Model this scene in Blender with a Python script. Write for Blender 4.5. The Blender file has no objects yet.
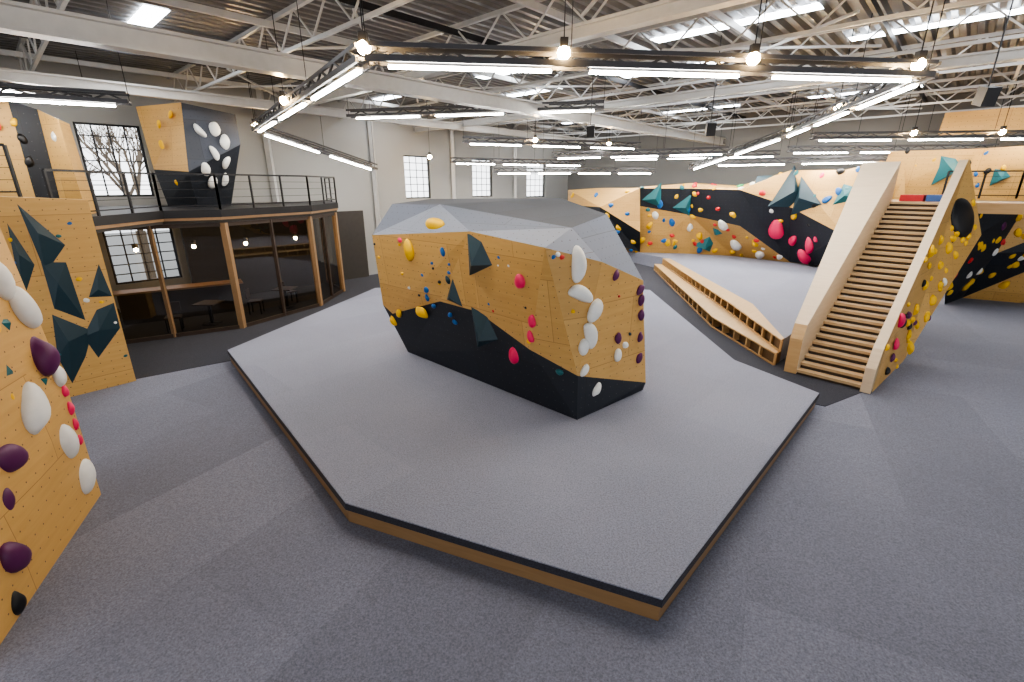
import bpy, bmesh, math, random
from mathutils import Vector, Matrix, noise
from mathutils.bvhtree import BVHTree
random.seed(4)
col = bpy.context.scene.collection
C0=(4.2,37.3); D1=(.680,.733); D2=(.733,-.680)
def R(a,b,z=0.0): return Vector((C0[0]-a*D1[0]+b*D2[0], C0[1]-a*D1[1]+b*D2[1], z))
def dec(s):
    assert len(s)%9==0,(len(s),s[:9])
    return [Vector([int(s[i+j:i+j+3],36)/400-50 for j in(0,3,6)]) if s[i]!='-' else None for i in range(0,len(s),9)]

# ---------------- materials ----------------
def newmat(name):
    m=bpy.data.materials.new(name); m.use_nodes=True
    nt=m.node_tree; b=nt.nodes['Principled BSDF']; return m,nt,b
def N(nt,t,**k):
    n=nt.nodes.new(t)
    for a,v in k.items(): setattr(n,a,v)
    return n
def plain(name,c,rough=.6,metal=0.0,var=.12,scale=6,spec=.5):
    m,nt,b=newmat(name)
    tc=N(nt,'ShaderNodeTexCoord'); no=N(nt,'ShaderNodeTexNoise'); no.inputs['Scale'].default_value=scale; no.inputs['Detail'].default_value=3
    nt.links.new(tc.outputs['Object'],no.inputs['Vector'])
    mx=N(nt,'ShaderNodeMix',data_type='RGBA')
    mx.inputs[6].default_value=(*[v*(1-var) for v in c],1); mx.inputs[7].default_value=(*[min(1,v*(1+var)) for v in c],1)
    nt.links.new(no.outputs['Fac'],mx.inputs[0]); nt.links.new(mx.outputs[2],b.inputs['Base Color'])
    b.inputs['Roughness'].default_value=rough; b.inputs['Metallic'].default_value=metal; b.inputs['Specular IOR Level'].default_value=spec
    return m
def emit(name,c,s):
    m,nt,b=newmat(name); nt.nodes.remove(b)
    e=N(nt,'ShaderNodeEmission'); e.inputs[0].default_value=(*c,1); e.inputs[1].default_value=s
    nt.links.new(e.outputs[0],nt.nodes['Material Output'].inputs[0]); return m
def wallmat(name,c1,c2,dots=True,dotc=(.09,.06,.03),rough=.5,streak=True,panel=True,ptone=(.88,.85,.79,1)):
    m,nt,b=newmat(name)
    uv=N(nt,'ShaderNodeUVMap'); uv.uv_map='UVMap'
    mp=N(nt,'ShaderNodeMapping'); mp.inputs['Scale'].default_value=(1.0,9,1) if streak else (1,1,1)
    no=N(nt,'ShaderNodeTexNoise'); no.inputs['Scale'].default_value=1.5 if streak else .5; no.inputs['Detail'].default_value=6 if streak else 0; no.inputs['Distortion'].default_value=.6 if streak else 0
    nt.links.new(uv.outputs[0],mp.inputs[0]); nt.links.new(mp.outputs[0],no.inputs['Vector'])
    rg=N(nt,'ShaderNodeMapRange'); rg.inputs[1].default_value=.15; rg.inputs[2].default_value=.85; nt.links.new(no.outputs['Fac'],rg.inputs[0])
    mx=N(nt,'ShaderNodeMix',data_type='RGBA'); mx.inputs[6].default_value=(*c1,1); mx.inputs[7].default_value=(*c2,1)
    nt.links.new(rg.outputs[0],mx.inputs[0]); out=mx.outputs[2]
    if panel:
        br=N(nt,'ShaderNodeTexBrick'); br.offset=.5
        br.inputs['Color1'].default_value=(1,1,1,1); br.inputs['Color2'].default_value=ptone; br.inputs['Mortar'].default_value=(.55,.48,.42,1)
        br.inputs['Scale'].default_value=1; br.inputs['Brick Width'].default_value=2.4; br.inputs['Row Height'].default_value=1.2; br.inputs['Mortar Size'].default_value=.005
        nt.links.new(uv.outputs[0],br.inputs['Vector'])
        ml=N(nt,'ShaderNodeMix',data_type='RGBA',blend_type='MULTIPLY'); ml.inputs[0].default_value=1
        nt.links.new(out,ml.inputs[6]); nt.links.new(br.outputs['Color'],ml.inputs[7]); out=ml.outputs[2]
    if dots:
        sc=N(nt,'ShaderNodeVectorMath',operation='SCALE'); sc.inputs['Scale'].default_value=1/.2
        fr=N(nt,'ShaderNodeVectorMath',operation='FRACTION'); sb=N(nt,'ShaderNodeVectorMath',operation='SUBTRACT'); sb.inputs[1].default_value=(.5,.5,0)
        ln=N(nt,'ShaderNodeVectorMath',operation='LENGTH'); lt=N(nt,'ShaderNodeMath',operation='LESS_THAN'); lt.inputs[1].default_value=.052
        nt.links.new(uv.outputs[0],sc.inputs[0]); nt.links.new(sc.outputs[0],fr.inputs[0]); nt.links.new(fr.outputs[0],sb.inputs[0]); nt.links.new(sb.outputs[0],ln.inputs[0]); nt.links.new(ln.outputs['Value'],lt.inputs[0])
        md=N(nt,'ShaderNodeMix',data_type='RGBA'); md.inputs[7].default_value=(*dotc,1)
        nt.links.new(lt.outputs[0],md.inputs[0]); nt.links.new(out,md.inputs[6]); out=md.outputs[2]
    nt.links.new(out,b.inputs['Base Color']); b.inputs['Roughness'].default_value=rough
    return m
def carpet(name,c,tile=None,rot=0,var=.12):
    m,nt,b=newmat(name)
    tc=N(nt,'ShaderNodeTexCoord')
    no=N(nt,'ShaderNodeTexNoise'); no.inputs['Scale'].default_value=46; no.inputs['Detail'].default_value=6; no.inputs['Roughness'].default_value=.8
    nt.links.new(tc.outputs['Object'],no.inputs['Vector'])
    rp=N(nt,'ShaderNodeMapRange'); rp.inputs[1].default_value=.34; rp.inputs[2].default_value=.66; rp.inputs[3].default_value=.62; rp.inputs[4].default_value=1.38
    nt.links.new(no.outputs['Fac'],rp.inputs[0])
    lo=N(nt,'ShaderNodeTexNoise'); lo.inputs['Scale'].default_value=.35; lo.inputs['Detail'].default_value=3; nt.links.new(tc.outputs['Object'],lo.inputs['Vector'])
    lr=N(nt,'ShaderNodeMapRange'); lr.inputs[1].default_value=.35; lr.inputs[2].default_value=.65; lr.inputs[3].default_value=.94; lr.inputs[4].default_value=1.06; nt.links.new(lo.outputs['Fac'],lr.inputs[0])
    mm_=N(nt,'ShaderNodeMath',operation='MULTIPLY'); nt.links.new(rp.outputs[0],mm_.inputs[0]); nt.links.new(lr.outputs[0],mm_.inputs[1])
    sc=N(nt,'ShaderNodeVectorMath',operation='SCALE'); sc.inputs[0].default_value=c; nt.links.new(mm_.outputs[0],sc.inputs['Scale']); out=sc.outputs[0]
    if tile:
        mp=N(nt,'ShaderNodeMapping'); mp.inputs['Rotation'].default_value=(0,0,rot); nt.links.new(tc.outputs['Object'],mp.inputs[0])
        br=N(nt,'ShaderNodeTexBrick'); br.offset=.5; br.inputs['Color1'].default_value=(1+var*.6,)*3+(1,); br.inputs['Color2'].default_value=(1-var,)*3+(1,); br.inputs['Mortar'].default_value=(.93,.93,.93,1)
        br.inputs['Scale'].default_value=1; br.inputs['Brick Width'].default_value=tile[0]; br.inputs['Row Height'].default_value=tile[1]; br.inputs['Mortar Size'].default_value=.005
        nt.links.new(mp.outputs[0],br.inputs['Vector'])
        ml=N(nt,'ShaderNodeVectorMath',operation='MULTIPLY'); nt.links.new(out,ml.inputs[0]); nt.links.new(br.outputs['Color'],ml.inputs[1]); out=ml.outputs[0]
    nt.links.new(out,b.inputs['Base Color']); b.inputs['Roughness'].default_value=.95; b.inputs['Specular IOR Level'].default_value=.15
    b.inputs['Sheen Weight'].default_value=.1; b.inputs['Sheen Roughness'].default_value=.5
    bp=N(nt,'ShaderNodeBump'); bp.inputs['Strength'].default_value=.35; bp.inputs['Distance'].default_value=.01
    nt.links.new(no.outputs['Fac'],bp.inputs['Height']); nt.links.new(bp.outputs[0],b.inputs['Normal'])
    return m
WOOD=wallmat('plywood_holes',(.56,.33,.105),(.67,.415,.145))
WOODP=wallmat('plywood_plain',(.38,.22,.09),(.5,.31,.14),dots=False,panel=False)
WOODD=wallmat('plywood_dark_edge',(.2,.115,.05),(.27,.165,.08),dots=False,panel=False)
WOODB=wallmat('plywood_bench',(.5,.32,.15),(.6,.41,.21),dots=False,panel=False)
WOODL=wallmat('plywood_pale',(.6,.47,.32),(.7,.57,.41),dots=False,panel=False)
BLK=wallmat('charcoal_panel',(.014,.018,.026),(.018,.023,.032),dotc=(.07,.07,.08),streak=False,rough=.6,ptone=(.8,.8,.85,1))
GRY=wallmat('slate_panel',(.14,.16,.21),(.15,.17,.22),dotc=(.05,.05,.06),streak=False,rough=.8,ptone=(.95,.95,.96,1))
GRY2=wallmat('slate_panel_lit',(.21,.235,.295),(.22,.245,.305),dotc=(.05,.05,.06),streak=False,rough=.8,ptone=(.95,.95,.96,1))  # lighter copy of the slate; facet lighting put into the colour
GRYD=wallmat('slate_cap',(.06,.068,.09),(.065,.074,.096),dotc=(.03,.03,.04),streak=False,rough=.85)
CARP=carpet('carpet_blue_grey',(.19,.20,.258),(5.5,2.0),math.radians(-62),.16)
CARPM=carpet('carpet_mat',(.245,.257,.325),(4.5,2.2),math.radians(-47),.06)
CARPD=carpet('carpet_charcoal',(.032,.034,.047))
CARPE=carpet('carpet_edge',(.035,.035,.045))
STEELW=plain('white_steel',(.5,.5,.495),.4,.1)
STEELD=plain('dark_steel',(.022,.022,.025),.45,.4)
TRK=plain('track_grey_black',(.06,.06,.065),.45,.3)
BEIGE=plain('beige_beam',(.5,.49,.47),.35,.2)
ROOF=plain('roof_deck',(.17,.172,.178),.4,.35)
WALLW=plain('wall_light',(.33,.33,.32),.8,var=.04,scale=1)
WALLG=plain('wall_grey',(.18,.177,.17),.8,var=.05,scale=1)
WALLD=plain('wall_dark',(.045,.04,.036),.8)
FRAMEB=plain('brown_frame',(.05,.033,.024),.5)
FRAMEP=plain('timber_post',(.3,.185,.095),.5)
FRAMEK=plain('dark_gap_timber',(.08,.05,.03),.7)  # dark brown risers, drawn as the dark gaps between treads
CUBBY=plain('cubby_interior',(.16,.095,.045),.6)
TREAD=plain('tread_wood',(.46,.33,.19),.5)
MATR=plain('mat_red',(.5,.03,.04),.6); MATB=plain('mat_blue',(.05,.12,.35),.6)
BARK=plain('bark',(.16,.13,.1),.9)
LED=emit('led_tube',(1,.95,.87),105)
BULB=emit('bulb_glow',(1,.66,.3),420)
SKYL=emit('skylight',(.9,.95,1),24)
CM={}
for n,c in dict(yellow=(.85,.5,.005),white=(.8,.8,.77),purple=(.1,.012,.085),pink=(.8,.03,.13),teal=(.015,.13,.15),blue=(.01,.12,.38),navy=(.010,.036,.052),red=(.6,.03,.03),black=(.008,.008,.01),green=(.06,.35,.12)).items():
    CM[n]=plain('hold_'+n,c,.5,var=.08)
def glassmat():
    m,nt,b=newmat('tinted_glass'); nt.nodes.remove(b)
    t=N(nt,'ShaderNodeBsdfTransparent'); t.inputs[0].default_value=(.55,.56,.57,1); g=N(nt,'ShaderNodeBsdfGlossy'); g.inputs['Roughness'].default_value=.02
    f=N(nt,'ShaderNodeFresnel'); f.inputs[0].default_value=1.8; mx=N(nt,'ShaderNodeMixShader')
    nt.links.new(f.outputs[0],mx.inputs[0]); nt.links.new(t.outputs[0],mx.inputs[1]); nt.links.new(g.outputs[0],mx.inputs[2]); nt.links.new(mx.outputs[0],nt.nodes['Material Output'].inputs[0]); return m
GLASS=glassmat()

# ---------------- helpers ----------------
def meta(o,label,cat,group=None,kind=None):
    if label: o['label']=label
    if cat: o['category']=cat
    if group: o['group']=group
    if kind: o['kind']=kind
    return o
def empty(name,loc,label,cat,group=None):
    e=bpy.data.objects.new(name,None); e.location=loc; e.empty_display_size=.2; col.objects.link(e); return meta(e,label,cat,group)
def mesh(name,verts,faces,mats,fm=None,parent=None,smooth=False,origin=None):
    verts=[Vector(v) for v in verts]
    o0=Vector(origin) if origin is not None else (Vector(parent.location) if parent else sum(verts,Vector())/len(verts))
    if origin is None and not parent: o0.z=min(v.z for v in verts)
    me=bpy.data.meshes.new(name); me.from_pydata([v-o0 for v in verts],[],faces)
    if not isinstance(mats,(list,tuple)): mats=[mats]
    for m in mats: me.materials.append(m)
    if fm:
        for p,i in zip(me.polygons,fm): p.material_index=i
    me.update(); uvl=me.uv_layers.new(name='UVMap')
    for p in me.polygons:
        n=p.normal
        h=Vector((0,0,1)).cross(n)
        if h.length<.15: h=Vector((D1[0],D1[1],0))
        h.normalize(); v=n.cross(h)
        for li in p.loop_indices:
            co=me.vertices[me.loops[li].vertex_index].co+o0
            uvl.data[li].uv=(co.dot(h),co.dot(v))
        p.use_smooth=smooth
    o=bpy.data.objects.new(name,me); col.objects.link(o)
    if parent: o.parent=parent; o.location=o0-Vector(parent.location)
    else: o.location=o0
    return o
def barv(p,q,w,h):
    p=Vector(p);q=Vector(q);d=(q-p).normalized(); s=d.cross(Vector((0,0,1)))
    if s.length<.01: s=Vector((1,0,0))
    s.normalize(); u=s.cross(d)
    return [e+s*(a*w/2)+u*(b*h/2) for e in(p,q) for a,b in((-1,-1),(1,-1),(1,1),(-1,1))]
def bars(lst):
    V=[];F=[]
    for p,q,w,h in lst:
        k=len(V); V+=barv(p,q,w,h); F+=[tuple(i+k for i in f) for f in [(0,1,2,3),(4,7,6,5),(0,4,5,1),(1,5,6,2),(2,6,7,3),(3,7,4,0)]]
    return V,F
def bar(name,p,q,w,h,mat,parent=None):
    V,F=bars([(p,q,w,h)]); return mesh(name,V,F,mat,parent=parent)
def prism(name,poly,z0,z1,mats,parent=None,fm=None):
    area=sum(poly[i][0]*poly[(i+1)%len(poly)][1]-poly[(i+1)%len(poly)][0]*poly[i][1] for i in range(len(poly)))
    if area<0: poly=poly[::-1]
    n=len(poly); V=[(x,y,z0) for x,y in poly]+[(x,y,z1) for x,y in poly]
    F=[tuple(range(n,2*n)),tuple(range(n-1,-1,-1))]+[(i,(i+1)%n,n+(i+1)%n,n+i) for i in range(n)]
    return mesh(name,V,F,mats,parent=parent,fm=fm)
def inset(poly,d):
    cx=sum(p[0] for p in poly)/len(poly);cy=sum(p[1] for p in poly)/len(poly); o=[]
    for x,y in poly:
        l=math.hypot(x-cx,y-cy); o.append((x-(x-cx)/l*d,y-(y-cy)/l*d))
    return o
EYE=Vector((0,0,4.5))
def surf(V,F): return BVHTree.FromPolygons([Vector(v) for v in V],F)

# hold meshes: local z is outward from the wall
HM={}
def holdmesh(shape,color,var):
    k=(shape,color,var)
    if k in HM: return HM[k]
    bm=bmesh.new(); rnd=Vector((var*7.3,len(shape)*3.1,len(color)*1.7))
    if shape!='tri':
        bmesh.ops.create_icosphere(bm,subdivisions=3,radius=.5)
        for v in bm.verts:
            c=v.co; n=noise.noise(c*1.3+rnd)
            if shape=='blob': f=1+.5*n; c.x*=f*.72; c.y*=f; c.z=max(-.02,c.z*.6)
            elif shape=='jug':
                f=1+.3*n; c.x*=f*.5; c.y*=f*1.05; c.x+=.3*c.y*c.y*(1 if var%2 else -1); c.z=max(-.02,c.z*.55)
            elif shape=='disc': c.z=max(-.02,c.z*.22)
            else: c.x*=(1+.5*n); c.y*=.8; c.z=max(-.02,c.z*.7)
    else:
        a=[(-.5,-.35),(.45,-.5),(.1,.6)] if var%2 else [(-.55,-.4),(.5,-.2),(.3,.35),(-.15,.6)]
        vs=[bm.verts.new((x,y,-.01)) for x,y in a]; ap=bm.verts.new((.06,-.1,.28))
        for i in range(len(vs)): bm.faces.new((vs[i],vs[(i+1)%len(vs)],ap))
        bm.faces.new(vs[::-1])
    me=bpy.data.meshes.new('climbing_hold'); bm.to_mesh(me); bm.free(); me.materials.append(CM[color])
    if shape!='tri':
        for p in me.polygons: p.use_smooth=True
    HM[k]=me; return me
DESC={'blob':'rounded %s climbing hold bolted to %s','jug':'long curved %s climbing hold bolted to %s','dot':'small %s foothold screwed to %s','tri':'angular %s pyramid volume fixed to %s','disc':'large round %s disc volume fixed to %s'}
def hold(bvh,p,color,shape,size,spin=None,where='the boulder',group='holds'):
    if p is None: return
    loc,n,i,d=bvh.find_nearest(p)
    if n.dot(EYE-loc)<0: n=-n
    me=holdmesh(shape,color,random.randint(0,3))
    vol=shape in('tri','disc')
    o=bpy.data.objects.new('angular_volume' if shape=='tri' else ('disc_volume' if vol else 'climbing_hold'),me)
    up=Vector((0,0,1)); x=up.cross(n)
    if x.length<.1: x=Vector((1,0,0))
    x.normalize(); y=n.cross(x)
    if spin is None: spin=random.uniform(-.6,.6)
    M=Matrix((x,y,n)).transposed().to_4x4()@Matrix.Rotation(spin,4,'Z')
    o.matrix_world=Matrix.Translation(loc)@M@Matrix.Diagonal((size,size,size,1))
    col.objects.link(o)
    meta(o,DESC[shape]%(color if color!='navy' else 'dark teal',where),'climbing volume' if vol else 'climbing hold',group)
def facetvol(bvh,pts,h,where,mat='navy'):
    P=[]
    for p in pts:
        loc,n,i,d=bvh.find_nearest(Vector(p)); P.append(loc)
    c=sum(P,Vector())/len(P)
    if n.dot(EYE-c)<0: n=-n
    P2=P+[c+n*h+(P[0]-c)*.25]
    k=len(P); o=mesh('angular_volume',P2,[(i,(i+1)%k,k) for i in range(k)]+[tuple(range(k))],CM[mat]); meta(o,'large dark teal angular volume fixed to '+where,'climbing volume','dark teal volumes')

# ---------------- shell ----------------
LZ=8.3
fl=prism('floor',[tuple(R(0,0)[:2]),tuple(R(40,0)[:2]),tuple(R(40,40)[:2]),tuple(R(0,40)[:2])],-.1,0,CARP); meta(fl,None,None,kind='structure')
V=[];F=[];prof=[]
b=-.2
while b<40: prof+=[(b,LZ),(b+.12,LZ),(b+.17,LZ+.12),(b+.29,LZ+.12)]; b+=.34
for bb,z in prof: V+=[R(-.2,bb,z),R(40,bb,z)]
F=[(2*i,2*i+1,2*i+3,2*i+2) for i in range(len(prof)-1)]
ce=mesh('ceiling',V,F,ROOF); meta(ce,None,None,kind='structure')
def wall(name,P,D,L,H,holes,mat,out):
    xs=sorted({0,L,*[h[0] for h in holes],*[h[1] for h in holes]}); zs=sorted({0,H,*[h[2] for h in holes],*[h[3] for h in holes]})
    V=[];F=[];idx={}
    for off in (0,.25):
        for i,x in enumerate(xs):
            for j,z in enumerate(zs):
                idx[off,i,j]=len(V); V.append(Vector((P[0]+D[0]*x+out[0]*off,P[1]+D[1]*x+out[1]*off,z)))
    def solid(i,j):
        if i<0 or j<0 or i>=len(xs)-1 or j>=len(zs)-1: return False
        cx=(xs[i]+xs[i+1])/2;cz=(zs[j]+zs[j+1])/2
        return not any(h[0]<cx<h[1] and h[2]<cz<h[3] for h in holes)
    for i in range(len(xs)-1):
        for j in range(len(zs)-1):
            if not solid(i,j): continue
            for off in (0,.25): F.append((idx[off,i,j],idx[off,i+1,j],idx[off,i+1,j+1],idx[off,i,j+1]))
            for (ni,nj,a,bq) in ((i-1,j,(i,j),(i,j+1)),(i+1,j,(i+1,j),(i+1,j+1)),(i,j-1,(i,j),(i+1,j)),(i,j+1,(i,j+1),(i+1,j+1))):
                if not solid(ni,nj): F.append((idx[(0,)+a],idx[(0,)+bq],idx[(.25,)+bq],idx[(.25,)+a]))
    o=mesh(name,V,F,mat); meta(o,None,None,kind='structure'); return o
dL=(-D1[0],-D1[1])
wins=[(25.8,27.6,4.1,6.5),(12.9,14.6,3.8,6.0),(8.0,9.7,3.8,6.0),(2.7,4.7,3.7,6.0),(25.5,27.6,1.0,3.1),(30,33,4.1,6.5)]
wall('wall_left',C0,dL,40,LZ+.1,wins,WALLW,(-D2[0],-D2[1]))
wall('wall_back',C0,D2,40,LZ+.1,[],WALLG,D1)
wall('wall_front',tuple(R(40,0)[:2]),D2,40,LZ+.1,[(6,36,2.5,7.6)],WALLG,dL)  # openings in these two unseen walls are added to admit daylight
wall('wall_right',tuple(R(0,40)[:2]),dL,40,LZ+.1,[(8,38,2.5,7.6)],WALLG,D2)
for i,(a0,a1,z0,z1) in enumerate(wins):
    L=[]; bb=-.1
    for a in (a0+.03,a1-.03): L.append((R(a,bb,z0),R(a,bb,z1),.07,.07))
    for z in (z0+.03,z1-.03): L.append((R(a0,bb,z),R(a1,bb,z),.07,.07))
    for k in range(1,4): a=a0+(a1-a0)*k/4; L.append((R(a,bb,z0),R(a,bb,z1),.035,.035))
    for k in range(1,6): z=z0+(z1-z0)*k/6; L.append((R(a0,bb,z),R(a1,bb,z),.035,.035))
    V,F=bars(L); w=mesh('window_%d'%(i+1),V,F,STEELD); meta(w,None,None,kind='structure')
for i,a in enumerate((6,11.3,16.5,21.5)):
    w=bar('trim_%d'%(i+1),R(a,.12,0),R(a,.12,LZ),.2,.2,STEELW); meta(w,None,None,kind='structure')
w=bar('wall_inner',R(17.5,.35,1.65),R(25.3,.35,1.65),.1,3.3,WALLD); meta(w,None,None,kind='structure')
w=prism('walkway_carpet',[(-9.2,10.6),(-16.3,14.9),(3.9,36.8),(17.6,24),(12,13.7),(8.05,9.85),(6.7,9.1),(6,9.6),(-7.4,12)],0,.012,CARPD)
meta(w,'charcoal carpet walkway between the padded platforms','carpet')

def tree(x,y,h,seed):
    rnd=random.Random(seed); L=[]
    def grow(p,d,l,w,k):
        q=p+d*l; L.append((p,q,w,w))
        if k==0: return
        for _ in range(3 if k>1 else 2):
            nd=(d+Vector((rnd.uniform(-.7,.7),rnd.uniform(-.7,.7),rnd.uniform(-.1,.5)))).normalized()
            grow(q,nd,l*rnd.uniform(.6,.8),w*.58,k-1)
    grow(Vector((x,y,-.1)),Vector((0,0,1)),h*.3,.28,6)
    V,F=bars(L); o=mesh('tree',V,F,BARK); meta(o,'bare branching tree standing outside the windows','tree','bare trees outside')
for a,b_,s in ((25.5,-6,1),(29.5,-7,2),(12,-9,3)): p=R(a,b_); tree(p.x,p.y,8.5,s)
gr=prism('outdoor_ground',[tuple(R(-5,-.3)[:2]),tuple(R(45,-.3)[:2]),tuple(R(45,-40)[:2]),tuple(R(-5,-40)[:2])],-.2,-.1,plain('paving',(.25,.25,.24),.9)); meta(gr,'flat paved ground outside the building','ground')

# ---------------- big mat ----------------
mat=[(-7.55,11.75),(-2.3,5.43),(1.59,3.84),(6.47,9.03),(5.57,11.0),(5.75,19.25),(0,21.5),(-5.82,19.65)]
e=empty('crash_mat',(0,11,0.0),'large polygonal grey-blue carpeted landing mat with plywood edge','landing mat')
prism('plywood_base',inset(mat,.04),0.012,.24,WOODD,e)
prism('carpet_edge_band',inset(mat,.0),.24,.335,CARPE,e)
prism('carpet_top',inset(mat,.012),.335,.35,CARPM,e)

# ---------------- centre boulder ----------------
B=dict(b0=(-2.72,11.59,.35),b1=(1.21,7.84,.35),b2=(2.79,9.19,.35),b3=(2.2,13,.35),b4=(-1.6,14,.35),
 m0=(-3.24,11.5,1.64),qm=(-2.98,11.35,1.45),q0=(-1.58,10.05,2.08),q1=(-.69,9.2,2.07),q2=(.33,8.23,1.60),r=(1.18,7.8,1.25),c2=(2.81,9.1,.56),
 t0=(-3.30,11.3,3.38),tm=(-.78,8.95,3.68),t1=(.52,7.5,3.56),tb=(1.53,8.0,3.26),t2=(2.48,8.8,2.79),t3=(2.6,10.5,2.85),t4=(1.7,13.9,3.5),t5=(-2.4,14,3.6),
 u0=(-2.94,12,4.06),uq=(-1.62,11,4.09),u1=(1.03,8.3,3.80),u2=(1.95,10,3.93),u3=(1.22,12.5,4.19),u4=(-2.17,13,4.15))
K=list(B); ix={k:i for i,k in enumerate(K)}
FB=[('b0 b1 q2 q1',1),('b1 r q2',1),('b0 q1 q0 qm',1),('b0 qm m0',1),('m0 qm q0 tm t0',0),('q0 q1 tm',0),('q1 q2 t1 tm',0),('q2 r t1',0),
 ('b1 b2 c2',1),('b1 c2 r',1),('r tb t1',0),('r c2 t2 tb',0),('b2 b3 t3',0),('b2 t3 t2 c2',0),('b3 t4 t3',0),('b3 b4 t5 t4',0),('b4 b0 m0 t0 t5',0),
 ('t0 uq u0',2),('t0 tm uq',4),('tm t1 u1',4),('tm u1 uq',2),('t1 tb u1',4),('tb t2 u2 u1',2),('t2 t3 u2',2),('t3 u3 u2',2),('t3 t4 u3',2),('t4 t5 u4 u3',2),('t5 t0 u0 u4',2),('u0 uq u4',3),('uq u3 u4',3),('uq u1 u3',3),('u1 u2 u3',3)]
F=[tuple(ix[k] for k in f.split()) for f,_ in FB]
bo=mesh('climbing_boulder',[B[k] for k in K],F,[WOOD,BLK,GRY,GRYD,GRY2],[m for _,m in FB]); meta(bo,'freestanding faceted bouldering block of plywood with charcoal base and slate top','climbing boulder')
bv=surf([B[k] for k in K],F)
P=dec('exeiiogl1equimngemei4iyqftaektiv9fw9eshiocfynf8fi6kgf1f1uietg5qf9fi9kfxvfhbhxhgbyfjphwwg42fjmhy3g0dfgfi3sfuffrphu1gflfschuagahfvghvxg6kfuvhvng1zftihupfzefu0hv9fucg1vi1dfvafx6hxvforg3ri2sfx2g6ii4ug8lg71i5bg6bg7fi5og2xg7qi5zfxtg80i6afssg00hzdgcrg1ri14fz6eufil6g52eugilrg2xf02ie4gfaf0rif4g8qf0oigpfzxf1tiglfy7ew8ikug14fpahw1ftkeo3iosggr')
A=[('yellow','jug',.6,1.5),('yellow','jug',.5,0),('yellow','blob',.3,None),('yellow','blob',.25,None),('yellow','blob',.4,1.5),('navy','tri',.85,.2),('navy','tri',.55,0),('navy','tri',.95,.3),
('pink','blob',.3,None),('pink','blob',.24,None),('pink','blob',.22,None),('pink','blob',.42,None),('white','jug',.55,0),('white','jug',.5,1.2),('white','blob',.42,None),('white','jug',.5,.4),('white','blob',.3,None),('white','blob',.24,None),('white','blob',.26,None),('white','blob',.26,None),('white','dot',.16,None)]
A+=[('purple','blob',.22,None)]*7+[('blue','blob',.17,None)]*3+[('navy','blob',.18,None)]+[('blue','dot',.14,None)]*3+[('teal','dot',.15,None),('pink','dot',.14,None)]
for p,(c,s,z,sp) in zip(P,A): hold(bv,p,c,s,z,sp,'the freestanding boulder','holds on the freestanding boulder')
for k in range(30):
    f=random.choice([('m0','t0','tm','q0'),('q1','tm','t1','q2'),('r','t1','t2','c2')]); u,v=random.random(),random.random()
    a,b_,c,d_=[Vector(B[x]) for x in f]; p=(a*(1-v)+b_*v)*(1-u)+(d_*(1-v)+c*v)*u
    hold(bv,p,random.choice(['black','blue','yellow','white','navy','red']),'dot',random.uniform(.06,.1),None,'the freestanding boulder','small footholds on the freestanding boulder')

# ---------------- left foreground climbing wall ----------------
V=[(-5.15,3.3,0),(-6.3,6.1,0),(-6.29,6.1,1.74),(-6.5,6.1,4.2),(-5.3,3.0,4.2),(-6.5,3.0,0),(-7.2,5.9,0),(-7.3,5.9,4.2),(-6.6,2.8,4.2)]
F=[(0,1,2,4),(2,3,4),(1,6,7,3,2),(0,4,8,5),(4,3,7,8),(5,8,7,6)]
o=mesh('climbing_wall',V,F,WOOD); meta(o,'near plywood climbing wall with large purple and white holds','climbing wall')
lv=surf(V[:5],[(0,1,2,4),(2,3,4)])
def LW(y,z): return Vector((-5.15-.411*(y-3.3)-.03*z,y,z))
for y,z,c,s,sz,sp in [(5.85,2.35,'purple','blob',.6,.1),(4.75,1.5,'purple','blob',.5,1.2),(4.2,.6,'purple','blob',.46,.9),(4.45,1.15,'purple','blob',.28,0),
 (5.85,3.0,'white','jug',.6,.3),(5.3,1.8,'white','blob',.62,-.2),(5.7,1.15,'white','blob',.5,.3),(5.85,.5,'white','blob',.48,-.3),(5.6,3.5,'white','jug',.6,.6),(5.98,2.3,'white','blob',.34,0),(5.98,2.0,'white','blob',.3,0),
 (5.3,2.9,'yellow','blob',.15,0),(5.1,2.1,'yellow','blob',.12,0),(4.0,.15,'black','blob',.25,0),
 (6.0,1.75,'pink','blob',.16,0),(6.0,1.5,'pink','blob',.18,0),(6.0,1.25,'pink','blob',.16,0),(6.0,1.0,'pink','blob',.14,0),
 (5.2,2.4,'teal','tri',.14,0),(5.7,2.05,'teal','tri',.12,1),(5.5,1.5,'teal','tri',.13,2),(5.1,1.3,'teal','dot',.12,0),(4.8,.8,'teal','dot',.12,0),(5.4,.7,'teal','tri',.12,0),(5.7,.75,'teal','dot',.09,0),(4.5,2.0,'purple','dot',.1,0),(5.5,2.9,'teal','tri',.14,1)]:
    hold(lv,LW(y,z),c,s,sz,sp,'the near plywood wall','holds on the near plywood wall')
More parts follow.
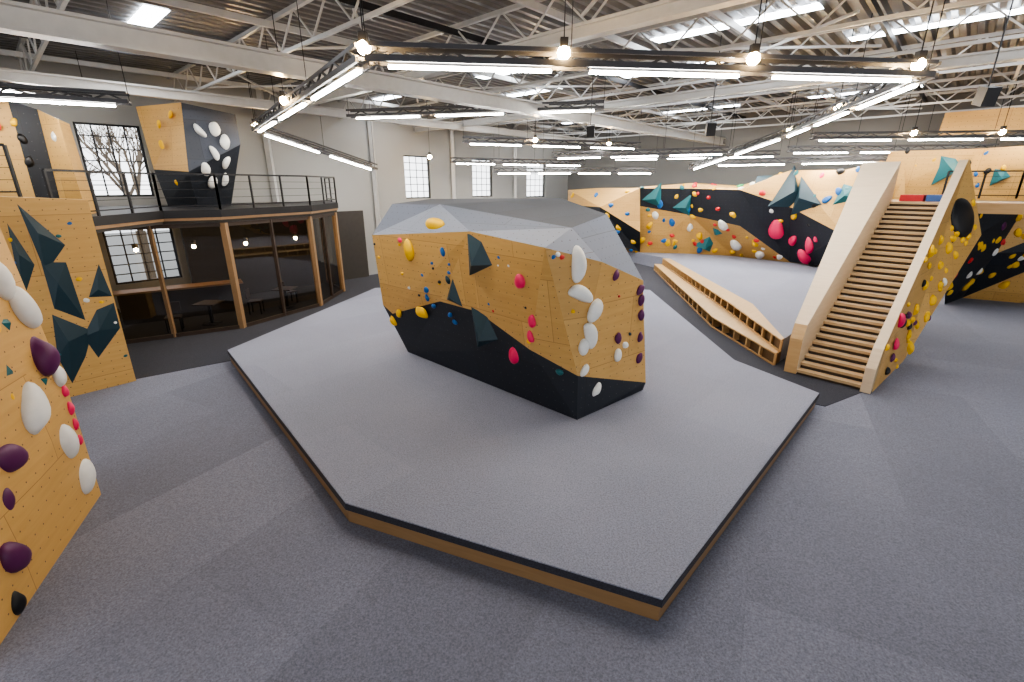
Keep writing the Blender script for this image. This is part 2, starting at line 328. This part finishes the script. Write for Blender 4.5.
# second left wall
def off(p,d,n): return (p[0]+D1[0]*d+D2[0]*n,p[1]+D1[1]*d+D2[1]*n)
w0=(-9.1,10.5)
V=[];pl=[(0,0),(-2.2,.12),(-5.6,0),(-5.6,-.5),(0,-.5)]
for d,n in pl: V.append((*off(w0,d,n),0))
zt=[4.2,4.35,4.6,4.6,4.2]
for (d,n),z in zip(pl,zt): V.append((*off(w0,d,n+( .1 if n>=0 else 0)),z))
F=[(1,0,5,6),(2,1,6,7),(3,2,7,8),(4,3,8,9),(0,4,9,5),(5,9,8,7,6)]
o=mesh('climbing_wall',V,F,WOOD); meta(o,'plywood climbing wall with dark angular volumes beside the mezzanine','climbing wall')
wv=surf(V,F[:2])
def W2(d,z): return (*off(w0,d,.1),z)
for pts,h in (([(-1.08,4.15),(-.55,3.3),(-.98,2.75)],.09),([(-1.0,3.0),(-.62,2.95),(-.58,1.65),(-1.02,2.0)],.11),([(-1.08,1.9),(-.52,1.4),(-.75,.85),(-1.1,.3),(-1.2,.95)],.12),([(-.42,2.15),(-.1,2.85),(-.02,2.1)],.08),([(-.7,1.3),(-.35,1.85),(-.02,1.95),(-.03,1.35),(-.55,.75)],.11),([(-1.3,3.8),(-1.1,2.95),(-1.45,2.2)],.08)):
    facetvol(wv,[W2(*q) for q in pts],h,'the plywood wall')
for k in range(14): hold(wv,Vector(W2(random.uniform(-1.8,-.05),random.uniform(.4,3.9))),random.choice(['teal','blue','yellow','white']),'dot',random.uniform(.07,.12),None,'the plywood wall','small footholds on the mezzanine-side wall')

# ---------------- mezzanine office ----------------
gl=[(-13.6,11.9),(-8.9,14.9),(-7.5,17.9),(-7.5,20.5),(-9.0,22.6)]
slab=[(-13.1,6.6),(-9.7,10.3),(-10.0,13.95),(-8.8,14.72),(-7.32,17.85),(-7.32,20.6),(-8.6,23.1),(-19.5,11.3),(-19.5,10)]
e=empty('mezzanine',(-11,16,0),'timber mezzanine deck above a glass-fronted office','mezzanine')
prism('deck',slab,3.58,3.8,STEELD,e)
prism('timber_fascia',inset(slab,.04),3.5,3.58,FRAMEP,e)
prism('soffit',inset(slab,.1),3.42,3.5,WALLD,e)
e2=empty('glass_front',(-8.9,14.9,0),'timber-framed dark glass office front with sliding doors','glass partition')
for i in range(len(gl)-1):
    p,q=gl[i],gl[i+1]; n=[3,2,2,2][i]
    for k in range(n):
        a=[p[j]+(q[j]-p[j])*k/n for j in(0,1)]; c=[p[j]+(q[j]-p[j])*(k+1)/n for j in(0,1)]
        bar('bottom_rail',(*a,.07),(*c,.07),.08,.12,FRAMEB,e2); bar('top_rail',(*a,3.35),(*c,3.35),.08,.12,FRAMEB,e2)
        if k: bar('door_stile',(*a,0.02),(*a,3.4),.1,.1,FRAMEB if k!=2 else FRAMEP,e2)
        mesh('glass_pane',[(*a,.1),(*c,.1),(*c,3.3),(*a,3.3)],[(0,1,2,3)],GLASS,parent=e2)
    bar('post',(*q,0.02),(*q,3.4),.17,.17,FRAMEP,parent=e2)
e=empty('reception_counter',(-11.8,16.2,0),'long dark office counter with timber top behind the glass','counter')
bar('counter_body',(-13.2,15.4,.52),(-10.3,17.5,.52),.6,1.0,WALLD,e); bar('counter_top',(-13.3,15.35,1.06),(-10.2,17.55,1.06),.75,.06,FRAMEP,e)
def chair(x,y,rot):
    e=empty('chair',(x,y,.012),'simple dark chair with timber seat in the office','chair','office chairs')
    cr,sr=math.cos(rot),math.sin(rot); T=lambda a,b_,z:(x+a*cr-b_*sr,y+a*sr+b_*cr,z+.012)
    bar('seat',T(-.22,0,.46),T(.22,0,.46),.44,.05,FRAMEB,e); bar('backrest',T(-.22,.22,.75),T(.22,.22,.75),.04,.3,FRAMEB,e)
    for a in(-.19,.19):
        for b_ in(-.19,.19): bar('leg',T(a,b_,0),T(a,b_,.44),.035,.035,STEELD,e)
for x,y,r in ((-10.9,14.6,.5),(-9.4,16.8,1.8),(-8.9,18.4,2.5),(-12.3,13.8,-.4)): chair(x,y,r)
for x,y in ((-10.2,15.4),(-8.7,17.7)):
    e=empty('table',(x,y,.012),'square timber cafe table on a dark pedestal','table','cafe tables')
    bar('table_top',(x-.35,y,.74),(x+.35,y,.74),.7,.04,FRAMEB,e); bar('pedestal',(x,y,.04),(x,y,.72),.08,.08,STEELD,e); bar('foot',(x-.22,y,.03),(x+.22,y,.03),.44,.03,STEELD,e)
def sphere_mesh(name,r,mat):
    bm=bmesh.new(); bmesh.ops.create_uvsphere(bm,u_segments=16,v_segments=10,radius=r); me=bpy.data.meshes.new(name); bm.to_mesh(me); me.materials.append(mat)
    for p in me.polygons: p.use_smooth=True
    return me
SMS=sphere_mesh('small_bulb',.06,BULB); SM=sphere_mesh('bulb',.1,BULB)
def lamp(x,y,z,top,me,label,group,stem=None):
    e=empty('pendant_lamp',(x,y,z),label,'lamp',group)
    o=bpy.data.objects.new('bulb',me); o.parent=e; col.objects.link(o)
    V,F=bars([((x,y,z+.06),(x,y,z+.2),.12,.12),((x,y,z+.2),(x,y,top),.015,.015)]); mesh('cap_and_cord',V,F,STEELD,parent=e)
for x,y in ((-12.2,15.4),(-10.9,16.3),(-9.6,17.2),(-8.6,19)): lamp(x,y,2.5,3.4,SMS,'small warm pendant lamp added to light the office','added office pendant lamps')  # invented pendants, added to brighten the office interior
def railing(pts,z,label):
    e=empty('railing',(*pts[0],z),label,'railing','black mezzanine railings')
    L=[]; P=[]
    for p,q in zip(pts,pts[1:]):
        for h,t in((1.0,.05),(.12,.03)): L.append(((*p,z+h),(*q,z+h),t,t))
        n=max(1,round(math.dist(p,q)/1.2))
        for k in range(n+1): 
            x=p[0]+(q[0]-p[0])*k/n; y=p[1]+(q[1]-p[1])*k/n; P.append(((x,y,z),(x,y,z+1.0),.05,.05))
    V,F=bars(L); mesh('rails',V,F,STEELD,parent=e)
    for b_ in P: V,F=bars([b_]); mesh('baluster_post',V,F,STEELD,parent=e)
    L=[]
    for p,q in zip(pts,pts[1:]):
        for h in(.35,.58,.8): L.append(((*p,z+h),(*q,z+h),.012,.012))
    V,F=bars(L); mesh('wires',V,F,STEELD,parent=e)
railing([(-9.75,10.4),(-10.05,13.95),(-8.85,14.8),(-7.38,17.88),(-7.38,20.6),(-8.6,22.8)],3.8,'black steel railing around the mezzanine edge')
railing([(-13.0,6.75),(-10.0,10.0)],4.25,'black steel railing above the plywood climbing wall')
# mezzanine boulders
V=[(-12.1,17.2,3.8),(-10.6,16.5,3.8),(-10.0,17.4,3.8),(-12.1,16.9,5.0),(-10.3,15.9,4.9),(-9.2,17.2,5.8),(-12.3,17,6.93),(-10.35,16.3,6.95),(-9.3,17.4,6.75),(-10.9,18.6,3.8),(-10.4,18.8,6.2),(-10.7,18.5,6.9)]
F=[(0,1,4,3),(1,2,5,4),(3,4,7,6),(4,5,8,7),(2,9,10,5),(5,10,11,8),(9,0,3,10),(10,3,6,11),(6,7,8,11)]
o=mesh('climbing_boulder',V,F,[WOOD,BLK,GRYD],[1,1,0,2,1,2,0,0,0]); meta(o,'faceted charcoal and plywood climbing block standing on the mezzanine','climbing boulder')
mv=surf(V,F)
P=dec('ccjkhuhbtcg6kl4hd4cdaklph42cgzknqh8bceuko6h2gc9eklmgvpcczkp8gw3c91kiyh06bxukk8he0bybkkgh7ec3hki9hh1c15kkzgvc')
for k,p in enumerate(P): hold(mv,p,'white' if k<8 else 'yellow','blob' if k%2 else 'jug',.42 if k<8 else .26,None,'the mezzanine block','holds on the mezzanine block')
V=[(-12.6,11.9,3.8),(-11.55,11.9,3.8),(-11.3,12.25,3.8),(-10.5,12.0,3.8),(-11.0,12.9,3.8),(-12.9,13.2,3.8), (-12.5,11.8,6.3),(-11.5,11.9,6.35),(-11.25,12.3,6.2),(-10.6,12.05,5.95),(-11.1,12.9,5.95),(-12.9,13.2,6.2)]
F=[(0,1,7,6),(1,2,8,7),(2,3,9,8),(3,4,10,9),(4,5,11,10),(5,0,6,11),(6,7,8,9,10,11)]
o=mesh('climbing_boulder',V,F,[WOOD,BLK],[0,1,0,0,0,0,0]); meta(o,'tall plywood climbing block on the upper deck beside the grid window','climbing boulder')
mv2=surf(V,F)
for k in range(8): hold(mv2,Vector((random.uniform(-12.4,-10.8),11.8,random.uniform(4.8,6))),random.choice(['yellow','red','white','black']),'blob',random.uniform(.12,.22),None,'the tall deck block','holds on the tall deck block')

# ---------------- platform 2 + bleacher ----------------
O_=[(7.9,26.1),(6.65,15.0),(6.85,11.5)]
M_=[(8.3,26.0),(7.4,15.2),(7.0,11.6)]
I_=[(8.65,25.8),(8.15,15.5),(7.15,11.75)]
T1,T2=.35,.68
e=empty('raised_platform',(9,20,0.012),'carpeted raised landing platform with stepped plywood bench edge','platform')
def lerp(a,b_,t): return tuple(a[j]+(b_[j]-a[j])*t for j in(0,1))
H1=[lerp(a,b_,.4) for a,b_ in zip(O_,M_)]; H2=[lerp(a,b_,.4) for a,b_ in zip(M_,I_)]
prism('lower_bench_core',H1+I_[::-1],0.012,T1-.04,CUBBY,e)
prism('lower_bench_top',O_+M_[::-1],T1-.04,T1,WOODB,e)
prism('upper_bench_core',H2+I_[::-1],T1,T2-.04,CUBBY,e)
prism('upper_bench_top',M_+I_[::-1],T2-.04,T2,WOODB,e)
for A_,B_,z0,z1 in ((O_,H1,.012,T1-.04),(M_,H2,T1,T2-.04)):
    for i in range(2):
        bar('kick_board',(*A_[i],z0+.02),(*A_[i+1],z0+.02),.03,.05,WOODP,e)
        n=max(2,round(math.dist(A_[i],A_[i+1])/.65))
        for k in range(n+1):
            t=k/n; a=lerp(A_[i],A_[i+1],t); b2=lerp(B_[i],B_[i+1],t)
            bar('cubby_divider',(*a,(z0+z1)/2),(*b2,(z0+z1)/2),.045,z1-z0,WOODB,e)
prism('carpet_deck',[(5.2,33.5),(6.6,30.5)]+I_+[(12.0,16.4),(14.2,19.5),(17,22.4),(16.1,23.0),(13.9,26.2),(11,27.8),(7.7,28.4)],0.012,.66,CARPM,e)
# ---------------- back climbing wall ----------------
BV=dec('gnxpxcflygm4pm8g0qgl6piwgfgglapncgq1h81p3cfkdh5kos8fssh3noowgfbh3potcgrmhtno9cfjmhsmo6kfnbhoenuwg1ehn9nzcgrshtno9cfjmhnwny8gh2hm5nuwgrjhn8nzcgsdioxo2ofj9ihhnrkgbziefno8grkifvnsogszjgtnrkfj0j84nggg69j3gnd4gqtj50nhkgu4jynn34fkgjwln0cfn8jk8moogiejjwmt4gxmkh8mj4flkkf0mgcfn4k34m4og57jz4m94h0kkrvm80fmfkhwlwwftdkf6ltkfudk7ply0h20kzbm1cfnlkoplq8fuekltlmwfvdke2lrch26')
for i in (1,5,7):
    for j in (1,2): BV[4*i+j]=EYE+(BV[4*i+j]-EYE)*.955
for i,dz in ((4,.15),(5,-.1),(6,.3),(8,.2)): BV[4*i+3]=BV[4*i+3]+Vector((0,0,dz))
F=[];fm=[]
mm={0:(0,1,0),1:(0,1,0),3:(0,1,0),4:(0,1,0),5:(0,1,0),6:(0,1,0),7:(0,1,0),8:(0,0,0)}
for i in range(9):
    if i==2: continue
    for j in range(3):
        a,b_,c,d_=4*i+j,4*i+4+j,4*i+5+j,4*i+1+j
        if (i+j)%2: F+=[(a,b_,c),(a,c,d_)]
        else: F+=[(a,b_,d_),(b_,c,d_)]
        fm+=[mm[i][j]]*2
V=[Vector(v) for v in BV]; k=len(V)
tops=[4*i+3 for i in range(10)]
for t in tops: V.append(V[t]+Vector((.7,.9,0)))
for i in range(9):
    if i!=2: F.append((tops[i],tops[i+1],k+i+1,k+i)); fm.append(0)
o=mesh('climbing_wall',V,F,[WOOD,BLK],fm); meta(o,'long faceted plywood and charcoal climbing wall with colourful holds','climbing wall')
cv=surf(V,F)
P=dec('jlsmzlg6ik0smp0fvljt1mthg0ik16mivg1oj2ungpgecjawnk0fytjlincbfskijlnupg3vhxpnxrgbmhsvo56fvbhw0o0ug58jhcn9eg1oiqdnudfyzi91o20fudjo6mnogebh95oh8gcfhffocqg4ahz7nuhgiei8gnwgg7fisvnxwfprjx7mc2gjxjztm8igoujsomhwgm6h3ooqjgjuhvdntpgnqidenqtgijiupnvgft8iz1nmrg4khy6o4qftfiaenzqfz2jk1mr7gr1jqgmkpgnlk2gm5rgmjj5sndfgk5jcxn2ugpbgwep2fg98')
A=[('pink','blob',1.0),('pink','blob',.9),('pink','blob',.6),('pink','jug',.8),('white','blob',.7),('white','blob',.8),('white','blob',.6),('white','blob',.45),('white','blob',.45),('yellow','blob',.45),('yellow','blob',.5),('yellow','blob',.45),('yellow','blob',.45),('yellow','blob',.45),('yellow','blob',.45),('yellow','blob',.45),('yellow','blob',.45),('blue','blob',.45),('blue','blob',.45),('blue','blob',.45),('blue','blob',.4),('blue','blob',.4),('blue','dot',.35),('blue','blob',.4),('teal','tri',1.2),('teal','tri',1.1),('teal','tri',1.0),('teal','tri',.6),('red','dot',.3),('red','dot',.3),('navy','tri',1.9),('navy','tri',1.6),('teal','tri',1.0),('green','blob',.4),('navy','tri',1.0),('white','blob',.6)]
for p,(c,s,z) in zip(P,A): hold(cv,p,c,s,z,None,'the long climbing wall','holds on the long climbing wall')
PAL={0:['yellow','yellow','white'],1:['yellow','blue'],3:['blue','teal','yellow'],4:['red','yellow','yellow'],5:['yellow','white','red'],6:['pink','black','teal'],7:['blue','teal','yellow']}
for k in range(130):
    i=random.choice([0,1,3,3,4,4,5,5,6,6,7]); j=random.choice([0,0,0,1,2]); u,v=random.random(),random.random()
    a,b_,c,d_=BV[4*i+j],BV[4*i+4+j],BV[4*i+5+j],BV[4*i+1+j]; p=(a*(1-u)+b_*u)*(1-v)+(d_*(1-u)+c*u)*v
    hold(cv,p,random.choice(PAL[i]),random.choice(['dot','blob']),random.uniform(.18,.36),None,'the long climbing wall','small holds on the long climbing wall')

# ---------------- staircase ----------------
SD=(.725,.689); SW=(.689,-.725); S0=(7.1,10.9)
def S(s,w,z): return Vector((S0[0]+SD[0]*s+SW[0]*w,S0[1]+SD[1]*s+SW[1]*w,z))
e=empty('staircase',(*S0,0.012),'straight timber staircase with pale plywood parapets up to the deck','staircase')
def sbox(s0,s1,w0_,w1,z0,z1): return [S(s0,w0_,z0),S(s1,w0_,z0),S(s1,w1,z0),S(s0,w1,z0),S(s0,w0_,z1),S(s1,w0_,z1),S(s1,w1,z1),S(s0,w1,z1)]
BX=[(0,1,2,3),(4,7,6,5),(0,4,5,1),(1,5,6,2),(2,6,7,3),(3,7,4,0)]
n=30; rs=4.0/n; tr=7.0/n
for i in range(n):
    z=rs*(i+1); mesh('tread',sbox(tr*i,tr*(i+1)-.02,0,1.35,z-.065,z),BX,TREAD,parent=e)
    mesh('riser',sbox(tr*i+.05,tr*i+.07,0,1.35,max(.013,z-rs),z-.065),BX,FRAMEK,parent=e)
BF=[(0,1,2,3,4),(9,8,7,6,5),(4,3,8,9),(3,2,7,8),(0,4,9,5),(1,6,7,2),(0,5,6,1)]
V=[S(0,0,.013),S(7,0,3.0),S(7,0,5.2),S(.15,0,1.25),S(0,0,.9),  S(0,-.28,.013),S(7,-.7,3.0),S(7,-1.0,5.2),S(.15,-.28,1.25),S(0,-.28,.9)]
mesh('parapet',V,BF,[WOODL,WOODB],parent=e,fm=[0,1,1,0,1,1,1])
V=[S(-.1,1.35,.013),S(7,1.35,3.0),S(7,1.35,5.2),S(.2,1.35,1.0),S(-.1,1.35,.6)]+[S(-.1,1.55,.013),S(7,1.55,3.0),S(7,1.55,5.2),S(.2,1.55,1.0),S(-.1,1.55,.6)]
mesh('parapet',V,BF,WOODL,parent=e)
V=[S(0,1.56,0.013),(10.5,11.8,0.013),(13.9,14.2,3.1),S(7,1.56,5.25),S(.2,1.56,1.0)]
F=[(0,1,3,4),(1,2,3)]
o=mesh('climbing_wall',V,F,WOOD); meta(o,'plywood climbing wall with yellow holds on the stair side','climbing wall')
sv=surf(V,F)
P=dec('jfhjqlgjjj1qjgwgdpirfj7igbcj8ljkzgarj4sjhvg5xiuqj9ug19j16jd7fvviopj42fv3ittj82fpciygjaifqvimtj1xfo4---------iqsj4ufj4jisjq9gdxjc7jlsg8hj4yjg3fzzi9giqffvxi9viqefp0')
for k,p in enumerate(P):
    if k==0: hold(sv,p,'black','disc',1.15,0,'the stair-side wall','disc volume on the stair-side wall')
    else: hold(sv,p,'yellow' if k<16 else 'pink','blob',random.uniform(.24,.36),None,'the stair-side wall','holds on the stair-side wall')
VV=[Vector(v) for v in V]
for k in range(36):
    u=random.random()**.6; v=random.random(); a=VV[0].lerp(VV[1],u); c=VV[4].lerp(VV[3],u*.8); p=a.lerp(c,v)
    if k>20: w1,w2=sorted((random.random(),random.random())); p=VV[1]*w1+VV[2]*(w2-w1)+VV[3]*(1-w2)
    hold(sv,p,random.choice(['yellow']*5+['purple','black','white']),random.choice(['dot','blob']),random.uniform(.12,.24),None,'the stair-side wall','small holds on the stair-side wall')
e=empty('upper_deck',(*S(8,1,0)[:2],3.7),'upper plywood deck at the head of the stairs','deck')
mesh('deck_board',sbox(7.02,9.6,-1,1.5,3.7,4.0),BX,WOODP,parent=e)
V=[S(7.02,1.5,3.7),S(9.6,1.5,3.7),S(9.6,9,3.7),S(9.0,9,3.7),S(7.02,1.5,4.0),S(9.6,1.5,4.0),S(9.6,9,4.0),S(9.0,9,4.0)]; mesh('deck_board',V,BX,WOODP,parent=e)
for c,s0,w0_,z,nm in ((MATR,7.6,.1,4.0,'red'),(MATB,7.7,.75,4.0,'blue'),(MATR,8.5,1.0,4.0,'red')):
    o=mesh('folded_mat',sbox(s0,s0+.7,w0_,w0_+.6,z,z+.2),BX,c); meta(o,nm+' foam crash pad lying on the upper deck','crash pad','foam pads on the deck')
# far right dark wall + upper walls
V=[(17.2,18.2,0),(18.9,19.3,0),(20.4,18.4,0),(24,19,0),(15.8,17.2,2.2),(18.6,18.2,2.0),(21,17.5,2.3),(25,17,2.2),(16.2,17.4,3.69),(19,18.1,3.69),(21.3,17.4,3.69),(25,17,3.69)]
F=[(0,1,5),(0,5,4),(1,2,6),(1,6,5),(2,3,7,6),(4,5,9,8),(5,6,10),(5,10,9),(6,7,11,10)]
o=mesh('climbing_wall',V,F,[WOOD,BLK],[1,1,0,1,0,1,1,0,0]); meta(o,'dark overhanging climbing wall with yellow holds below the upper deck','climbing wall')
fv=surf(V,F)
for k in range(44):
    t=random.random(); z=random.uniform(.5,3.5); p=Vector((16.6+3.6*t,17.9+(.6-abs(t-.5)),z)); hold(fv,p,random.choice(['yellow','yellow','yellow','yellow','white','purple','red']),'blob',random.uniform(.2,.4),None,'the dark overhanging wall','holds on the dark overhanging wall')
V=[(15.2,20.8,3.9),(18.2,20.3,3.9),(21,18.8,3.9),(25,17.8,3.9),(15.4,20.6,5.8),(18.3,19.9,5.85),(21,18.5,6.0),(25,17.4,6.0)]
F=[(0,1,5,4),(1,2,6,5),(2,3,7,6)]
o=mesh('climbing_wall',V,F,[WOOD,BLK],[0,0,0]); meta(o,'upper plywood climbing wall with teal triangular volumes','climbing wall')
uv_=surf(V,F)
for p,c,s in (((17.6,20.4,5.15),'teal',1.2),((20.5,19,5.6),'navy',1.0),((19.2,19.6,4.8),'teal',.6)): hold(uv_,Vector(p),c,'tri',s,.4,'the upper plywood wall','volumes on the upper wall')
for k in range(14): hold(uv_,Vector((random.uniform(15.6,22),19.8,random.uniform(4.3,5.7))),random.choice(['yellow','black','white','blue']),'blob',random.uniform(.12,.25),None,'the upper plywood wall','holds on the upper wall')
V=[(18.0,21.6,6.5),(20.2,20.6,6.5),(24,19,6.5),(18.0,21.5,7.35),(20.4,20.4,7.45),(24,18.8,7.5)]
o=mesh('climbing_wall',V,[(0,1,4,3),(1,2,5,4)],WOOD); meta(o,'high plywood panel under the roof','climbing wall')
railing([(16.8,19.2),(19.4,18.9),(23,18.1)],4.0,'black steel railing on the upper plywood deck')

# ---------------- roof structure ----------------
for a in (1.5,4.8,8.1,11.4,14.7,18,21.3,24.6,28.5):
    e=empty('roof_truss',R(a,0.05,7.5),'white steel roof truss with diagonal web tubes','roof truss','white steel roof trusses')
    bar('bottom_chord',R(a,0.05,7.45),R(a,39,7.45),.07,.07,STEELW,e)
    bar('top_chord',R(a,0.05,8.2),R(a,39,8.2),.09,.09,STEELW,e)
    L=[]; b=0.1;k=0
    while b<38.5:
        L.append((R(a,b,7.5 if k%2==0 else 8.2),R(a,b+.8,8.2 if k%2==0 else 7.5),.035,.035)); b+=.8;k+=1
    V,F=bars(L); mesh('web_bracing',V,F,STEELW,parent=e)
for p,q,h in ((R(.1,11.1,6.9),R(39,11.1,6.9),.34),(R(.1,3.9,7.12),R(39,3.9,7.12),.24),(R(21.7,.1,7.27),R(21.7,39,7.27),.2),(R(13.8,.1,7.27),R(13.8,39,7.27),.2)):
    e=empty('long_beam',p,'long pale steel beam running below the roof trusses','beam','long pale beams')
    bar('web',p,q,.1,h,BEIGE,e); u=Vector((0,0,h/2))
    for s in(-1,1): bar('flange',p+u*s,q+u*s,.36 if h>.3 else .24,.05,BEIGE,e)
for b_ in (1.5,4.2,6.8,9.5,12.2,14.8,17.4,20,22.6,25.3,28,30.6):
    o=bar('purlin',R(0.1,b_,8.05),R(39,b_,8.05),.08,.14,STEELD if b_ in(4.2,12.2,20) else STEELW); meta(o,'steel purlin directly beneath the corrugated roof deck','purlin','steel purlins')
for a in (4.8,11.4,18,24.6):
    for b_ in (2,9,16,23):
        for s in (0,1):
            o=bar('brace_tube',R(a-3.2*s,b_,7.65),R(a-3.2*(1-s),b_+4,7.65),.05,.05,STEELW); meta(o,'thin white diagonal bracing tube between trusses','brace','diagonal roof bracing tubes')
for a,b_ in ((16.3,1.0),(16.3,8),(16.3,15),(16.3,22),(3.2,2),(3.2,9),(3.2,16),(3.2,23),(26.3,4),(12.8,5),(12.8,12),(12.8,19),(6.6,3),(6.6,10),(6.6,17)):
    o=mesh('skylight',[R(a,b_,LZ-.02),R(a+.5,b_,LZ-.02),R(a+.5,b_+4.0,LZ-.02),R(a,b_+4.0,LZ-.02)],[(0,1,2,3)],SKYL); meta(o,'bright frosted strip skylight in the roof deck','skylight','roof skylights')

# ---------------- light tracks ----------------
def track(p,q,nl,label='dark hanging light track with white LED tubes'):
    p=Vector(p);q=Vector(q)
    e=empty('light_track',p,label,'ceiling light','hanging LED light tracks')
    d=(q-p).normalized(); s=d.cross(Vector((0,0,1))).normalized(); L=(q-p).length
    n=int(L/.8); Z=Vector((0,0,.18))
    V,F=bars([(p+s*.15,q+s*.15,.05,.09),(p-s*.15,q-s*.15,.05,.09),(p+s*.15+Z,q+s*.15+Z,.04,.06),(p-s*.15+Z,q-s*.15+Z,.04,.06)]+[(p+(q-p)*k/n-s*.14,p+(q-p)*k/n+s*.14,.03,.04) for k in range(n+1)]+[(p+(q-p)*k/n-s*.15,p+(q-p)*(k+.5)/n-s*.15+Z,.035,.035) for k in range(n)]+[(p+(q-p)*(k+.5)/n-s*.15+Z,p+(q-p)*(k+1)/n-s*.15,.035,.035) for k in range(n)])
    mesh('rail_frame',V,F,TRK,parent=e)
    for k in range(nl):
        a=p+(q-p)*((k+.1)/nl)+Vector((0,0,-.09)); c=p+(q-p)*((k+.9)/nl)+Vector((0,0,-.09))
        bar('tube_housing',a+Vector((0,0,.04)),c+Vector((0,0,.04)),.12,.03,STEELW,e)
        bar('led_tube',a,c,.07,.035,LED,e)
    for k in range(nl+1):
        a=p+(q-p)*(k/nl); V,F=bars([(a,Vector((a.x,a.y,LZ)),.012,.012)]); mesh('suspension_cable',V,F,STEELD,parent=e)
L1=(-2.2,8.1,6.3);R1=(7.2,9.2,6.3);L2=(-8.8,17.7,6.3);R2=(10.4,19.4,6.3);L3=(-6.3,23,5.2);R3=(9.3,26,5.3)
for p,q_,n in ((L1,R1,3),(L1,L2,3),(R1,R2,3),(L2,L3,2),(R2,R3,2),((-14,9.5,6.3),(-8.8,12,6.3),2),((-13.2,12.5,6.9),(-13,16,6.9),1),((11.5,19.6,6.2),(21,18.6,6.2),3),((12,22,5.9),(20,21,5.9),3),((-3,25,5.6),(4,28,5.6),3),((-2,21,6.2),(6,24,6.2),3),((-1,28,5.2),(8,28,5.2),4),((-6,19,6.9),(3,17,6.9),3),
 ((2,24.5,5.8),(9,21,5.8),3),((5.5,28,5.9),(13,24.5,5.9),3),((10,25.2,5.5),(16,21.2,5.5),2)): track(p,q_,n)
for x,y,z in [(-2.2,8.0,6.44),(.8,8.3,6.44),(3.9,8.65,6.44),(6.9,9.05,6.44),(-5.5,12.6,6.44),(8.6,13.7,6.44),(10.4,19.2,6.44),(15,19.1,6.35),(-8.8,17.6,6.44),(18,18.8,6.35),(1,22,6.35),(-4,24.5,5.8),(4.5,23.6,6.35)]:
    lamp(x,y,z,LZ,SM,'round warm glowing lamp on a black cap','warm round lamps')
for x,y,z in ((5.6,14.5,6.0),(2.6,17,6.2),(9.6,10.6,6.2),(-10.6,8.9,6.1)):
    e=empty('loudspeaker',(x,y,z),'black box loudspeaker hanging from the roof','speaker','hanging black loudspeakers')
    bar('cabinet',(x-.02,y-.15,z-.03),(x+.05,y+.15,z+.05),.24,.34,CM['black'],e); bar('suspension_rod',(x,y,z+.15),(x,y,LZ),.02,.02,STEELD,e)

# ---------------- world + camera ----------------
w=bpy.data.worlds.new('World'); bpy.context.scene.world=w; w.use_nodes=True
bg=w.node_tree.nodes['Background']; bg.inputs[0].default_value=(.95,.97,1,1); bg.inputs[1].default_value=3.4
try: bpy.context.scene.view_settings.look='AgX - Medium High Contrast'
except Exception: pass
cd=bpy.data.cameras.new('Camera'); cam=bpy.data.objects.new('Camera',cd); col.objects.link(cam)
cd.sensor_width=36; cd.lens=470/1024*36; cam.location=(0,0,4.5); cam.rotation_euler=(math.radians(90)-math.atan(156/470),0,0); cd.clip_end=200
bpy.context.scene.camera=cam
